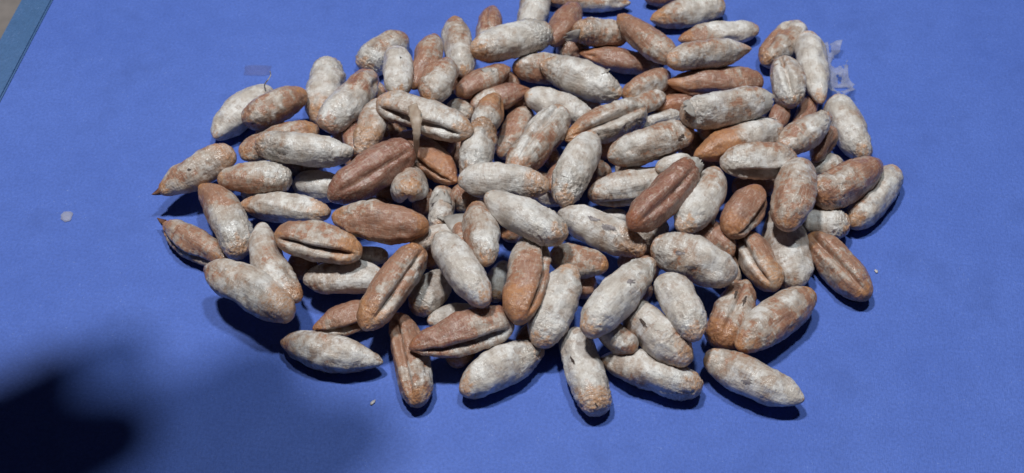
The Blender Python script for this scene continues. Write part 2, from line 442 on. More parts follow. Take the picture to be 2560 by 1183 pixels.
# ------------------------------------------------------------------ the seeds
# (end A, end B, radius, groove angle from up, groove depth, membrane at A and B, orange tip at A and B, redness, crumple at A and B, end shapes, bend, stalk tip, flaps, tears, label)
SEEDS = [
([0.00904,0.08299,0.0027],[0.03352,0.08095,0.003],0.00304,211,0.55,(0.26,0.46),(0.1,0.08),0.0,(0.15,0.15),'rp',0.0,'',[],[],'grey brown seed cut off by the top edge, left of the dark one'),
([0.03744,0.0823,0.003],[0.05185,0.08812,0.003],0.00306,217,0.55,(0.06,0.06),(0.08,0.1),0.9,(0.15,0.15),'rr',0.0,'',[],[],'dark maroon seed end only just showing at the top edge'),
([0.03805,0.07297,0.0039],[0.0595,0.07891,0.0039],0.004,207,0.55,(0.36,0.51),(0.2,0.08),0.0,(0.15,0.15),'pb',0.0,'',[],[],'grey mottled seed with brown left tip, at the top right of the heap'),
([0.00395,0.06763,0.0036],[0.00769,0.08616,0.0048],0.00423,181,0.55,(0.8,0.7),(0.1,0.1),0.0,(0.25,0.25),'rr',0.0,'',[],[],'upright pale cream seed running out of the top edge of the photo'),
([0.01775,0.07376,0.0084],[0.01038,0.05721,0.0093],0.00377,184,0.55,(0.24,0.1),(0.0,0.0),0.55,(0,0),'rr',0.0,'',[],[],'smooth mauve brown seed right of the upright cream seed at the top'),
([0.01615,0.06082,0.0111],[0.03093,0.06225,0.0078],0.00385,234,0.55,(0.55,0.46),(0.15,0.05),0.0,(0.6,0.4),'bb',0.0,'',[(0.08,79,5,4)],[],'yellowish tan seed with shiny ragged skin near the top centre'),
([0.02813,0.06478,0.0129],[0.04229,0.04768,0.0126],0.00388,209,0.55,(0.36,0.46),(0.14,0.05),0.0,(0.4,0.2),'pr',0.0,'',[],[],'long tan seed slanting down to the right with a brown upper tip'),
([0.04523,0.06557,0.0033],[0.068,0.06973,0.0036],0.00362,212,0.55,(0.36,0.9),(0.16,0.1),0.3,(0.15,0.15),'pr',0.0,'',[],[],'grey white seed with red brown left end, upper of the two parallel ones'),
([0.03911,0.04485,0.0153],[0.062,0.05055,0.0141],0.0038,252,0.55,(0.51,0.7),(0.1,0.15),0.3,(0.15,0.15),'rp',0.0,'',[],[],'white topped seed with pinkish underside and orange right tip'),
([0.01788,0.05798,0.0057],[0.03941,0.05373,0.0045],0.00331,223,0.55,(0.1,0.36),(0.2,0.0),0.5,(0,0.1),'pr',0.0,'',[],[],'bare reddish brown seed with orange left tip below the yellowish seed'),
([0.00701,0.04681,0.0123],[0.02796,0.03677,0.0111],0.0045,252,0.55,(0.76,1),(0.12,0.05),0.0,(0.6,0.5),'pr',0.0,'',[(0.72,-32,1.6,5)],[],'large white crinkled seed with brown upper left tip, right of centre top'),
([0.0,0.04968,0.0084],[0.01674,0.04881,0.0078],0.00398,227,0.55,(0.65,0.55),(0.1,0.0),0.3,(0.15,0.15),'rr',0.0,'',[],[],'pale seed half hidden behind the large white crinkled one'),
([-0.01046,0.04838,0.0153],[0.01032,0.05825,0.0126],0.00437,227,0.55,(0.7,1),(0.1,0.08),0.0,(0.4,0.9),'rb',0.0,'',[],[],'white seed with sparkling crumpled skin lying across the top'),
([-0.00559,0.07826,0.0036],[-0.00626,0.05974,0.0036],0.00374,16,0.2,(0.26,0.36),(0.1,0.0),0.7,(0.1,0.1),'rr',0.0,'',[],[],'upright red brown seed with a pale stripe at the top rim'),
([-0.01555,0.06356,0.0123],[-0.01205,0.04243,0.0123],0.00386,210,0.55,(0.51,0.9),(0.1,0.05),0.0,(0.2,0.3),'br',0.0,'',[],[],'upright pale seed with brown blunt top, between two shadowed gaps'),
([-0.01958,0.05273,0.0168],[-0.02476,0.03306,0.0168],0.00374,174,0.55,(0.3,0.16),(0.1,0.05),0.4,(0.05,0.05),'rp',0.0,'',[],[],'pinkish brown smooth seed leaning right, behind the bluish white one'),
([-0.02905,0.0665,0.0042],[-0.04016,0.05343,0.0042],0.00442,146,0.55,(0.41,0.7),(0.05,0.05),0.0,(0.3,0.8),'rb',0.0,'',[],[],'mottled brown seed with crumbly white lower end at the upper left rim'),
([-0.02923,0.04507,0.0195],[-0.0275,0.02788,0.0198],0.00376,174,0.55,(1,0.76),(0.08,0.05),0.0,(0,0.1),'rr',0.0,'',[],[(0.45,-14,0.9,0.5,'d')],'short upright bluish white smooth seed on the upper left'),
([-0.01588,0.04174,0.018],[-0.02049,0.02748,0.018],0.00416,181,0.55,(0.55,0.6),(0.1,0.05),0.2,(0.1,0.1),'rr',0.0,'',[],[],'greyish oval seed leaning right, above the long grooved tan seed'),
([-0.00041,0.04752,0.0102],[-0.01441,0.03735,0.0108],0.00349,134,0.55,(0.46,0.06),(0.05,0.08),0.5,(0.1,0.1),'pr',0.0,'',[(0.5,-21,2.5,4)],[],'shiny reddish seed with torn white skin near the top centre'),
([0.00483,0.04115,0.009],[-0.01058,0.03546,0.0084],0.00317,163,0.55,(0.1,0.51),(0.15,0.08),0.8,(0.1,0.1),'pr',0.0,'',[],[],'dusky purple brown seed with pale left end and orange right tip'),
([0.00326,0.03824,0.0099],[0.02079,0.031,0.0081],0.00385,196,0.55,(0.9,0.95),(0.08,0.08),0.0,(0.05,0.4),'rr',0.0,'',[],[],'smooth cream seed below the large white crinkled one'),
([-0.00344,0.03619,0.0114],[-0.00866,0.02352,0.0117],0.00359,154,0.55,(0.26,0.8),(0.45,0.1),0.0,(0.5,0.5),'pr',0.0,'',[],[],'streaky orange brown and white seed end pointing up in the centre'),
([-0.03247,0.02594,0.0204],[-0.00929,0.01573,0.0195],0.00421,67,0.55,(0.51,0.55),(0.14,0.1),0.0,(0.35,0.3),'br',0.0,'',[],[],'long tan seed with deep lengthwise groove and a skin strip hanging from it'),
([-0.03258,0.03036,0.0159],[-0.03632,0.01261,0.0159],0.00368,162,0.55,(0.65,0.7),(0.1,0.35),0.0,(0.2,0.7),'rp',0.0,'',[],[],'white and orange speckled seed below the left end of the long grooved one'),
([-0.03522,0.04359,0.0123],[-0.04633,0.02374,0.0129],0.00431,174,0.55,(0.41,0.95),(0.12,0.08),0.7,(0.1,0.4),'rb',0.0,'',[],[],'grey white seed with red brown upper end on the upper left'),
([-0.04853,0.05556,0.0045],[-0.04899,0.03245,0.0048],0.00491,152,0.55,(0.8,0.65),(0.08,0.2),0.0,(0.5,0.2),'br',0.0,'',[],[],'broad ragged grey seed with blunt upper end on the upper left rim'),
([-0.06738,0.02874,0.0099],[-0.05217,0.03852,0.0102],0.00434,242,0.55,(0.46,0.36),(0.05,0.1),0.0,(0.4,0.05),'rr',0.0,'',[],[(0.1,74,1.4,1.0,'d')],'blotched brown grey seed lying on a white one at the far upper left'),
([-0.07552,0.02802,0.0045],[-0.06333,0.04565,0.0045],0.00474,229,0.55,(0.9,0.9),(0.05,0.0),0.0,(0.05,0.2),'pr',0.0,'',[],[],'white seed under the blotched one, with a fine thread at its top'),
([-0.06678,0.01802,0.0093],[-0.0481,0.02711,0.0093],0.00405,236,0.55,(0.55,0.46),(0.1,0.2),0.0,(0.3,0.3),'rr',0.0,'',[],[],'tan seed mostly hidden behind a white crinkled one on the left'),
([-0.06205,0.01761,0.0138],[-0.03799,0.01531,0.0129],0.00405,229,0.55,(0.7,1),(0.12,0.0),0.0,(0.7,0.35),'br',0.0,'',[],[],'white crinkled seed with brown left tip beside the large red brown one'),
([-0.08519,0.00777,0.0072],[-0.06753,0.0177,0.0114],0.00407,251,0.55,(0.55,0.7),(0.1,0.22),0.2,(0.05,0.4),'pb',0.0,'A',[],[(0.45,31,1.2,0.8,'d')],'grey seed at the far left with dark pointed tip and rusty right end'),
([-0.0709,0.01002,0.0096],[-0.05294,0.01027,0.0096],0.00385,211,0.55,(0.51,0.7),(0.08,0.0),0.0,(0.05,0.6),'rb',0.0,'',[],[],'grey seed with frayed right end, second row on the left'),
([-0.05392,0.01389,0.0036],[-0.04017,0.01131,0.0039],0.00393,213,0.55,(0.95,0.95),(0.0,0.05),0.0,(0.2,0.2),'rr',0.0,'',[],[],'bluish white seed partly under the large red brown seed'),
([-0.04243,-0.00124,0.0159],[-0.02384,0.01439,0.0162],0.00478,42,0.2,(-0.01,0.06),(0.0,0.0),1,(0.05,0.1),'rb',0.0,'',[],[],'large smooth red brown seed with a thin pale groove, left of centre'),
([-0.02794,0.02439,0.0099],[-0.0131,0.00695,0.012],0.00407,64,0.7,(0.06,0.36),(0.1,0.4),0.5,(0.1,0.3),'rp',0.0,'',[],[],'rusty brown grooved seed under the hanging skin strip'),
([-0.07464,0.00902,0.0084],[-0.06238,-0.01199,0.0084],0.00433,170,0.55,(0.46,1),(0.08,0.1),0.0,(0.05,0.7),'rb',-0.05,'',[],[],'grey seed standing upright with white lower half and ragged tan end'),
([-0.06591,0.00451,0.0063],[-0.0431,0.00204,0.0066],0.00363,191,0.55,(0.55,0.9),(0.1,0.18),0.0,(0.05,0.4),'pr',0.0,'',[],[],'long grey seed with snowy patch and orange right tip on the left'),
([-0.04118,-0.0067,0.0159],[-0.01863,-0.00995,0.0159],0.00454,110,0.6,(0.55,0.16),(0.1,0.1),0.25,(0.05,0.05),'pr',0.0,'',[],[],'striped brown seed with whitish left part and folded groove below'),
([-0.02541,0.01364,0.0051],[-0.02367,0.0005,0.0164],0.00438,163,0.55,(0.65,0.7),(0.05,0.1),0.0,(0.3,0.3),'rr',0.0,'',[],[],'round seed seen end on, like a pale ball, left of centre'),
([-0.0164,0.00674,0.0102],[-0.01686,-0.00662,0.0102],0.00291,199,0.55,(0.51,0.76),(0.1,0.1),0.3,(0.5,0.7),'bb',0.0,'',[(0.5,4,3.5,5),(0.75,-36,3,5)],[],'torn seed in pale papery shreds in the gap left of centre'),
([-0.00665,0.02419,0.0147],[-0.00977,0.00538,0.0147],0.00431,190,0.55,(0.46,1),(0.32,0.1),0.0,(1,1),'rr',0.0,'',[],[],'silvery crumpled seed with glossy amber upper tip in the centre'),
([0.00392,0.03753,0.0051],[-0.00282,0.02286,0.0027],0.00377,138,0.55,(0.41,0.3),(0.08,0.05),0.3,(0.3,0.1),'br',0.0,'',[],[],'pinkish seed with a pale rolled edge just right of the crumpled one'),
([0.01279,0.03087,0.0117],[-0.00019,0.00946,0.012],0.00449,1,0.45,(0.7,0.41),(0.08,0.12),0.4,(0.6,0.4),'br',0.0,'',[],[],'pinkish grooved seed leaning right with shaggy cream upper end, centre'),
([-0.01262,0.0033,0.0174],[0.00869,0.00113,0.0168],0.00398,227,0.55,(0.95,0.9),(0.04,0.25),0.0,(0.1,0.5),'rr',-0.04,'',[],[],'pale seed with orange tan crusty right end across the centre'),
([0.0203,0.02132,0.0132],[0.01133,-0.00118,0.0135],0.00438,164,0.55,(1,0.95),(0.05,0.1),0.0,(0.1,0.9),'rr',0.0,'',[],[],'bright white seed leaning right with crinkled lower end, right of centre'),
([0.01279,0.02169,0.0105],[0.03341,0.03142,0.0117],0.00446,30,0.6,(0.41,0.55),(0.2,0.05),0.0,(0.2,0.6),'pb',0.0,'',[],[],'tan seed with a long ragged groove above the bright white one'),
([0.02281,0.01323,0.0135],[0.04391,0.01931,0.0165],0.00461,109,0.4,(0.46,0.46),(0.05,0.1),0.2,(0.1,0.3),'rr',0.0,'',[],[(0.8,47,2.6,1.5,'d')],'brownish seed with a dark pit near its right end, below the ragged groove one'),
([0.03521,0.03752,0.0054],[0.04781,0.0401,0.0054],0.00299,228,0.55,(0.1,0.26),(0.5,0.05),0.6,(0.2,0.1),'pr',0.0,'',[],[],'small orange brown glossy seed wedged right of the ragged groove'),
([0.03968,0.04256,0.0099],[0.06545,0.04649,0.0063],0.00415,86,0.2,(0.07,0.26),(0.2,0.0),0.45,(0.05,0.2),'pb',0.0,'',[],[],'smooth reddish brown seed with orange left tip and split right end'),
([0.02844,0.03857,0.0087],[0.04093,0.04669,0.009],0.00371,226,0.55,(0.51,0.46),(0.1,0.0),0.1,(0.1,0.1),'rr',0.0,'',[],[],'short tan grey seed against the right end of the large white one'),
([0.02832,0.03293,0.0087],[0.03909,0.03913,0.009],0.00265,206,0.55,(0.55,0.55),(0.0,0.0),0.0,(0.4,0.4),'rr',0.0,'',[],[],'thin papery seed tucked below the short tan grey one'),
([0.03995,0.01975,0.0213],[0.06171,0.02503,0.0216],0.00402,249,0.55,(0.8,0.65),(0.1,0.08),0.1,(0.6,0.3),'bb',0.0,'',[(0.12,11,3,5),(0.88,51,3,6)],[],'pale ragged seed with peeling left end on the upper right'),
([0.04319,0.01213,0.0153],[0.06559,0.02173,0.0156],0.00452,214,0.55,(0.1,1),(0.42,0.1),0.2,(0.2,0.2),'pr',0.0,'',[],[],'white seed with bare orange left half on the right'),
([0.04891,0.00878,0.0168],[0.06766,0.01055,0.0165],0.00434,89,0.7,(0.76,0.51),(0.0,0.05),0.0,(0.4,0.2),'rp',0.0,'',[],[],'cream tan seed with a deep groove along its lower side, right'),
([0.06364,0.01445,0.015],[0.07809,0.02663,0.0144],0.00378,215,0.55,(0.41,0.46),(0.08,0.12),0.3,(0.4,0.6),'rp',0.0,'',[],[],'pinkish tan wrinkled seed leaning against the broad white one on the right'),
([0.08395,0.04186,0.0042],[0.08826,0.02126,0.0045],0.00459,218,0.55,(0.8,0.8),(0.1,0.05),0.0,(0.3,0.3),'br',0.0,'',[],[],'broad white seed with brown corner at the right edge of the heap'),
([0.07308,0.01728,0.003],[0.08273,0.02125,0.0033],0.00329,195,0.55,(0.7,0.7),(0.05,0.0),0.0,(0.15,0.15),'rr',0.0,'',[],[],'pale seed peeping out behind the mauve grey oval on the right'),
([0.06791,0.00846,0.018],[0.06171,-0.01018,0.0156],0.00479,-94,0.3,(0.7,0.6),(0.08,0.1),0.3,(0.05,0.1),'rr',0.0,'',[],[],'smooth mauve grey oval seed standing upright on the right'),
([0.0717,0.00376,0.0099],[0.08974,0.01488,0.0099],0.00451,182,0.55,(0.3,0.16),(0.08,0.0),0.45,(0.5,0.1),'br',0.0,'',[],[],'marbled red brown seed with white flecks at the far right'),
([0.09518,0.01807,0.0039],[0.08111,5e-05,0.0039],0.0041,163,0.55,(0.7,0.55),(0.12,0.08),0.0,(0.3,0.1),'br',0.0,'',[],[],'grey tan seed with orange rim at the rightmost point of the heap'),
([0.06933,0.00151,0.0036],[0.08038,-0.00114,0.0054],0.00334,236,0.55,(1,0.76),(0.05,0.1),0.0,(0.2,0.7),'rb',0.0,'',[],[],'short white seed with frayed right end under the mauve grey oval'),
([0.06313,0.004,0.0048],[0.06498,-0.01891,0.0048],0.00507,218,0.55,(0.7,0.6),(0.1,0.0),0.0,(0.05,0.05),'rr',0.0,'',[],[],'broad smooth beige seed below the mauve grey oval'),
([0.05383,-0.00402,0.0066],[0.06017,-0.02063,0.0069],0.00416,42,0.55,(0.41,0.55),(0.08,0.35),0.0,(0.2,0.1),'rr',0.0,'',[],[],'grooved seed with white ridge and orange lower end on the right'),
([0.07044,-0.0031,0.0042],[0.08137,-0.02117,0.0042],0.00447,24,0.55,(0.26,0.3),(0.15,0.1),0.1,(0.1,0.2),'br',0.0,'',[],[],'brown grooved seed at the lower right edge, deep furrow facing up'),
([0.05894,0.00571,0.0117],[0.04926,-0.00968,0.0132],0.00409,-76,0.7,(0.06,0.26),(0.25,0.2),0.35,(0.1,0.2),'rr',0.0,'',[],[],'short glossy orange brown seed with folded right side'),
([0.04903,0.00966,0.0138],[0.03839,-0.00969,0.0141],0.00446,181,0.55,(0.7,0.95),(0.1,0.1),0.0,(0.1,0.5),'pr',0.0,'',[(0.6,-93,3,4)],[],'pale seed leaning right, just right of the large red brown grooved one'),
([0.04244,0.00747,0.018],[0.02632,-0.01185,0.018],0.00439,-36,0.24,(0.07,-0.02),(0.08,0.1),1,(0.4,0.1),'br',0.0,'',[(0.09,-32,2.5,5)],[],'large red brown grooved seed with torn white upper end, right of centre'),
([0.01801,0.00626,0.0081],[0.03974,0.01207,0.0084],0.00434,98,0.6,(0.55,0.65),(0.08,0.0),0.35,(0.1,0.1),'rr',0.0,'',[],[],'pinkish white seed with dark lower groove behind the red brown grooved one'),
([0.03428,0.0098,0.0132],[0.04322,0.01351,0.0129],0.00249,194,0.55,(1,1),(0.08,0.05),0.0,(0.15,0.15),'rr',0.0,'',[],[],'white seed end showing above the red brown grooved seed'),
([-0.00601,-0.00305,0.0192],[0.01164,-0.01597,0.0198],0.00421,239,0.55,(0.95,0.95),(0.03,0.08),0.0,(0.03,0.7),'rb',0.0,'',[],[],'large smooth pale seed with crumpled amber right end in the centre'),
([0.01078,-0.00089,0.0105],[0.0306,-0.01312,0.0111],0.00407,234,0.55,(0.8,0.76),(0.0,0.25),0.0,(0.2,0.6),'rr',0.0,'',[],[(0.42,8,3.2,1.2,'g'),(0.6,14,4.2,1.5,'g')],'pale seed with torn grey slit and tan crusty right end'),
([0.03162,-0.01221,0.0126],[0.05016,-0.02119,0.0129],0.00494,240,0.55,(0.55,0.7),(0.08,0.0),0.15,(0.4,0.15),'rr',0.0,'',[],[(0.36,33,2.6,1.2,'g'),(0.52,59,2.8,1.0,'g')],'plump white and brown seed with glinting cracked skin, lower right of centre'),
([0.02954,-0.00363,0.0024],[0.03737,0.00174,0.0027],0.00268,210,0.55,(0.6,0.6),(0.08,0.08),0.2,(0.4,0.4),'rr',0.0,'',[],[],'papery pinkish seed end left of the plump glinting one'),
([0.01931,0.00247,0.0024],[0.02812,0.00446,0.0024],0.00252,242,0.55,(0.76,0.76),(0.08,0.08),0.0,(0.15,0.15),'rr',0.0,'',[],[],'grey seed end behind the torn slit seed'),
([-0.00827,-0.00316,0.0159],[-0.00522,-0.02271,0.0191],0.00402,159,0.55,(0.51,0.65),(0.1,0.05),0.0,(0.2,0.4),'rp',0.0,'',[],[],'tan grey seed pointing at the viewer with a knobbly lower tip, centre'),
([-0.01667,-0.01251,0.0171],[-0.00547,-0.0321,0.0174],0.00429,170,0.55,(0.95,1),(0.03,0.1),0.0,(0.3,0.2),'rr',0.0,'',[],[],'long glossy cream white seed leaning left in the lower centre'),
([-0.02315,-0.01197,0.0117],[-0.01243,-0.00733,0.0117],0.00247,188,0.55,(0.76,0.76),(0.08,0.05),0.0,(0.3,0.3),'rr',0.0,'',[(0.8,37,8,8)],[],'pale papery seed behind the top of the glossy cream one'),
([-0.02079,-0.01336,0.0135],[-0.03234,-0.03466,0.0117],0.00424,-43,0.4,(0.41,0.46),(0.12,0.25),0.1,(0.4,0.3),'br',0.0,'',[],[],'tan grooved seed leaning right with pale yellow ridge, lower left'),
([-0.05365,-0.01132,0.0153],[-0.0335,-0.01608,0.0144],0.00423,57,0.6,(0.41,0.51),(0.08,0.25),0.0,(0.05,0.3),'rr',0.0,'',[],[],'grooved brown seed with yellowish right end, lower left'),
([-0.03808,-0.0104,0.0063],[-0.02855,-0.01086,0.0066],0.00213,202,0.55,(0.51,0.55),(0.08,0.0),0.0,(0.2,0.5),'rr',0.0,'',[],[],'small grey seed end right of the grooved yellowish one'),
([-0.04755,-0.01838,0.0075],[-0.02844,-0.01771,0.0072],0.00382,201,0.55,(0.46,1),(0.0,0.08),0.0,(0.1,0.3),'rr',0.0,'',[],[],'grey seed with white right end, below the grooved yellowish one'),
([-0.0585,-0.00473,0.0108],[-0.04718,-0.02666,0.0108],0.00381,169,0.55,(0.7,0.46),(0.05,0.15),0.35,(0.02,0.5),'rr',0.09,'',[],[],'curved mauve and white seed with orange lower tip on the lower left'),
([-0.08393,0.00151,0.0036],[-0.06597,-0.0107,0.0039],0.00398,85,0.6,(0.36,0.3),(0.18,0.08),0.15,(0.15,0.05),'pr',0.0,'A',[],[],'brown seed at the left edge with orange pointed tip and dark groove'),
([-0.06935,-0.0172,0.0108],[-0.04799,-0.0305,0.0108],0.0048,209,0.55,(0.6,0.9),(0.05,0.25),0.0,(0.05,0.25),'rr',0.0,'',[],[],'plump grey seed with white middle and orange right end, lower left edge'),
([-0.04486,-0.02928,0.0036],[-0.02992,-0.02427,0.0039],0.00388,73,0.85,(0.26,0.16),(0.12,0.0),0.3,(0.2,0.1),'pr',0.0,'',[],[],'dull brown seed with a gaping groove, under the tan grooved one'),
([-0.05158,-0.03267,0.0039],[-0.02824,-0.03829,0.0042],0.00424,182,0.55,(0.55,0.6),(0.14,0.0),0.0,(0.1,0.1),'pp',0.0,'',[],[],'lone tan spindle seed with rusty left tip at the lower left'),
([-0.02586,-0.02537,0.0039],[-0.02003,-0.04894,0.0039],0.00414,28,0.6,(0.36,0.51),(0.05,0.1),0.1,(0.1,0.3),'rb',-0.03,'',[],[],'long grooved seed with pale ridge pointing down at the lower left centre'),
([-0.02244,-0.03822,0.0096],[0.00018,-0.03053,0.0096],0.00453,71,0.55,(0.1,0.46),(0.08,0.05),0.75,(0.1,0.2),'pb',0.0,'',[],[],'two tone seed, dark red above and tan below its groove, lower centre'),
([-0.01918,-0.02674,0.0027],[-0.00819,-0.02366,0.003],0.0029,219,0.55,(1,1),(0.05,0.08),0.0,(0.05,0.05),'rr',0.0,'',[],[],'clean cream seed half hidden behind the two tone one'),
([-0.02212,-0.02473,0.0036],[-0.01504,-0.01371,0.0039],0.00394,184,0.55,(0.65,0.8),(0.1,0.05),0.0,(0.5,0.4),'rr',0.0,'',[],[],'rough grey white seed under the glossy cream one'),
([-0.00403,-0.02079,0.0027],[-0.00169,-0.00991,0.003],0.00297,200,0.55,(0.8,0.8),(0.08,0.05),0.0,(0.2,0.2),'rr',0.0,'',[],[],'pale grey seed deep in the gap left of the upright grooved one'),
([0.00492,-0.00991,0.0135],[0.00103,-0.0346,0.0144],0.00469,-54,0.5,(0.46,0.21),(0.08,0.3),0.3,(0.1,0.2),'rr',0.0,'',[],[],'upright grooved seed with orange brown belly in the lower centre'),
([0.00844,-0.01268,0.009],[0.02203,-0.01587,0.009],0.00375,188,0.55,(0.6,0.55),(0.05,0.08),0.0,(0.1,0.1),'rr',0.0,'',[],[],'grey seed under the upper end of two white leaning ones'),
([0.01335,-0.01698,0.0114],[0.00555,-0.03703,0.0087],0.00451,158,0.55,(0.9,1),(0.15,0.08),0.0,(0.4,0.4),'rr',0.0,'',[],[],'yellowish white seed leaning right in the lower centre'),
([0.03169,-0.0181,0.015],[0.01544,-0.03806,0.0153],0.00452,186,0.55,(0.7,1),(0.1,0.08),0.0,(0.5,0.4),'pr',0.0,'',[],[(0.44,-20,2.6,1.7,'g')],'big speckled white seed with a small dark hole, lower right of centre'),
([-0.0112,-0.04577,0.0042],[0.00708,-0.03432,0.0045],0.00454,210,0.55,(1,0.8),(0.1,0.16),0.0,(0.15,0.6),'rp',0.0,'',[(0.84,-2,3.5,5)],[],'broad white seed with ragged brown right tip at the bottom'),
([0.01343,-0.0297,0.0039],[0.01855,-0.05106,0.0042],0.00428,211,0.55,(0.8,1),(0.0,0.2),0.0,(0.3,0.6),'bb',0.0,'',[],[(0.45,37,3.0,0.7,'d'),(0.97,12,1.2,0.8,'d')],'white speckled seed pointing down with tan notched tip at the bottom'),
([0.01919,-0.03707,0.0039],[0.0411,-0.04497,0.0042],0.00427,221,0.55,(0.6,0.8),(0.08,0.14),0.0,(0.05,0.6),'pb',0.0,'',[],[],'long grey seed with white patch and orange blunt right end, bottom'),
([0.01902,-0.03077,0.0087],[0.02664,-0.03846,0.0087],0.00332,215,0.55,(0.55,0.51),(0.05,0.05),0.2,(0.2,0.3),'rr',0.0,'',[],[],'brown bottomed grey seed between two pale ones at the bottom'),
([0.02475,-0.02562,0.009],[0.03821,-0.04168,0.0093],0.00463,190,0.55,(0.6,0.7),(0.0,0.14),0.0,(0.1,0.4),'rr',0.0,'',[],[(0.42,30,3.2,0.9,'d')],'grey seed with a small dark slit and brown lower end, lower right'),
([0.03343,-0.02207,0.0141],[0.03938,-0.03909,0.0144],0.00399,206,0.55,(0.7,0.9),(0.0,0.1),0.2,(0.3,0.6),'br',0.0,'',[],[],'white seed with brown left flank below the plump glinting one'),
([0.05397,-0.01686,0.0054],[0.04557,-0.03452,0.0048],0.00459,-5,0.35,(0.36,0.3),(0.05,0.2),0.25,(0.2,0.5),'pb',0.0,'',[],[(0.44,-21,3.4,0.8,'d'),(0.4,9,3.0,0.8,'d')],'brown pleated seed with a pinched waist and two dark slits, lower right'),
([0.0685,-0.02066,0.006],[0.04906,-0.03648,0.0072],0.00428,132,0.55,(0.51,0.51),(0.12,0.1),0.2,(0.15,0.1),'rr',0.0,'',[],[],'lone grey tan seed with pink right tip at the lower right'),
([0.04234,-0.03681,0.0048],[0.0625,-0.04846,0.0051],0.00407,231,0.55,(0.55,0.8),(0.08,0.03),0.0,(0.2,0.1),'bp',0.0,'',[],[(0.48,47,2.6,1.5,'g')],'bottom right seed, white blotched with brown left end'),
([0.07051,0.05175,0.009],[0.07141,0.03515,0.0093],0.00433,17,0.55,(0.51,0.65),(0.0,0.05),0.0,(0.3,0.6),'rr',0.0,'',[],[],'short tan double ridged seed on the upper right'),
([0.07933,0.06971,0.0042],[0.06714,0.05526,0.0042],0.00444,38,0.2,(0.6,0.41),(0.1,0.1),0.0,(0.05,0.3),'br',0.0,'',[],[],'grey seed with a dark seam near the top right'),
([0.07967,0.06386,0.0069],[0.07943,0.03836,0.0063],0.00411,226,0.55,(0.76,1),(0.08,0.1),0.0,(0.05,0.15),'bp',0.0,'',[],[],'slim white upright seed with brown top at the upper right edge'),
([0.0796,0.04509,0.0024],[0.07278,0.03191,0.0027],0.0026,193,0.55,(0.06,0.06),(0.0,0.0),0.4,(0.15,0.15),'rr',0.0,'',[],[],'thin reddish seed in the shadow below the double ridged one'),
([0.07009,0.03924,0.0051],[0.0661,0.03023,0.0045],0.00256,147,0.55,(0.06,0.06),(0.08,0.0),0.6,(0.15,0.15),'rr',0.0,'',[],[],'dark brown seed deep under the double ridged one'),
([0.08066,0.02909,0.0069],[0.07425,0.01752,0.0078],0.00289,162,0.55,(0.16,0.16),(0.05,0.05),0.4,(0.15,0.15),'rr',0.0,'',[],[],'pinkish brown seed squeezed left of the broad white one'),
([0.03256,0.03133,0.0051],[0.04301,0.03525,0.0057],0.00265,208,0.55,(0.76,0.76),(0.1,0.0),0.0,(0.5,0.5),'rr',0.0,'',[],[],'flaky white seed wedged between the ragged groove and the dark pit seeds'),
([-0.04071,0.03071,0.0084],[-0.0381,0.01856,0.0087],0.00259,158,0.55,(0.26,0.26),(0.08,0.08),0.7,(0.15,0.15),'rr',0.0,'',[],[],'mauve seed hidden left of the orange speckled one'),
([-0.01632,0.03632,0.0081],[-0.0099,0.0321,0.0084],0.00254,226,0.55,(0.51,0.55),(0.0,0.1),0.0,(0.5,0.5),'rr',0.0,'',[],[],'tan seed end above the right end of the long grooved one'),
([0.04317,-0.00257,0.0087],[0.05069,-0.01245,0.0087],0.00344,231,0.55,(0.26,0.3),(0.1,0.05),0.45,(0.3,0.1),'rr',0.0,'',[],[],'pinkish brown seed showing between the pale and the glossy orange ones'),
([-0.01192,-0.00688,0.0135],[-0.01,-0.01809,0.0138],0.00244,173,0.55,(0.41,0.36),(0.1,0.08),0.4,(0.15,0.15),'rr',0.0,'',[],[],'mauve brown seed left of the one pointing at the viewer'),
([-0.03903,0.00623,0.0033],[-0.02809,0.00548,0.0036],0.00252,241,0.55,(0.26,0.26),(0.1,0.1),0.6,(0.4,0.4),'rr',0.0,'',[],[],'purplish papery seed under the large smooth red brown one'),
([0.01411,0.01725,0.0084],[0.00958,0.00675,0.0087],0.00291,181,0.55,(0.1,0.1),(0.08,0.05),0.4,(0.15,0.15),'rr',0.0,'',[],[],'dark brown seed in the shadow left of the bright white one'),
([-0.02003,0.02152,0.0036],[-0.01009,0.0253,0.0036],0.00372,199,0.55,(0.3,0.4),(0.0,0.08),0.3,(0.15,0.15),'rr',0.0,'',[],[],'dim brown seed in the black gap left of the silvery crumpled one'),
([-0.0126,0.0056,0.0033],[-0.00289,0.00287,0.0036],0.00358,234,0.55,(0.41,0.51),(0.0,0.1),0.3,(0.15,0.15),'rr',0.0,'',[],[],'dim seed in the dark gap left of the large smooth pale one'),
([-0.00171,-0.0036,0.0033],[0.00485,0.00598,0.0036],0.00355,227,0.55,(0.3,0.4),(0.1,0.0),0.3,(0.15,0.15),'rr',0.0,'',[],[],'shadowed seed under the large smooth pale one in the centre'),
([0.05404,0.01195,0.0033],[0.06622,0.01519,0.0036],0.00365,199,0.55,(0.26,0.36),(0.08,0.0),0.3,(0.15,0.15),'rr',0.0,'',[],[],'dark seed in the gap beneath the cream tan deeply grooved one'),
([0.02479,-0.01095,0.0033],[0.03581,-0.00766,0.0033],0.00347,219,0.55,(0.36,0.46),(0.0,0.05),0.3,(0.15,0.15),'rr',0.0,'',[],[],'shadowed seed under the pale one with the torn grey slit'),
([-0.06629,0.01105,0.0033],[-0.05388,0.00749,0.0036],0.00361,225,0.55,(0.36,0.46),(0.1,0.1),0.3,(0.15,0.15),'rr',0.0,'',[],[],'dim seed glimpsed under the frayed grey one on the left'),
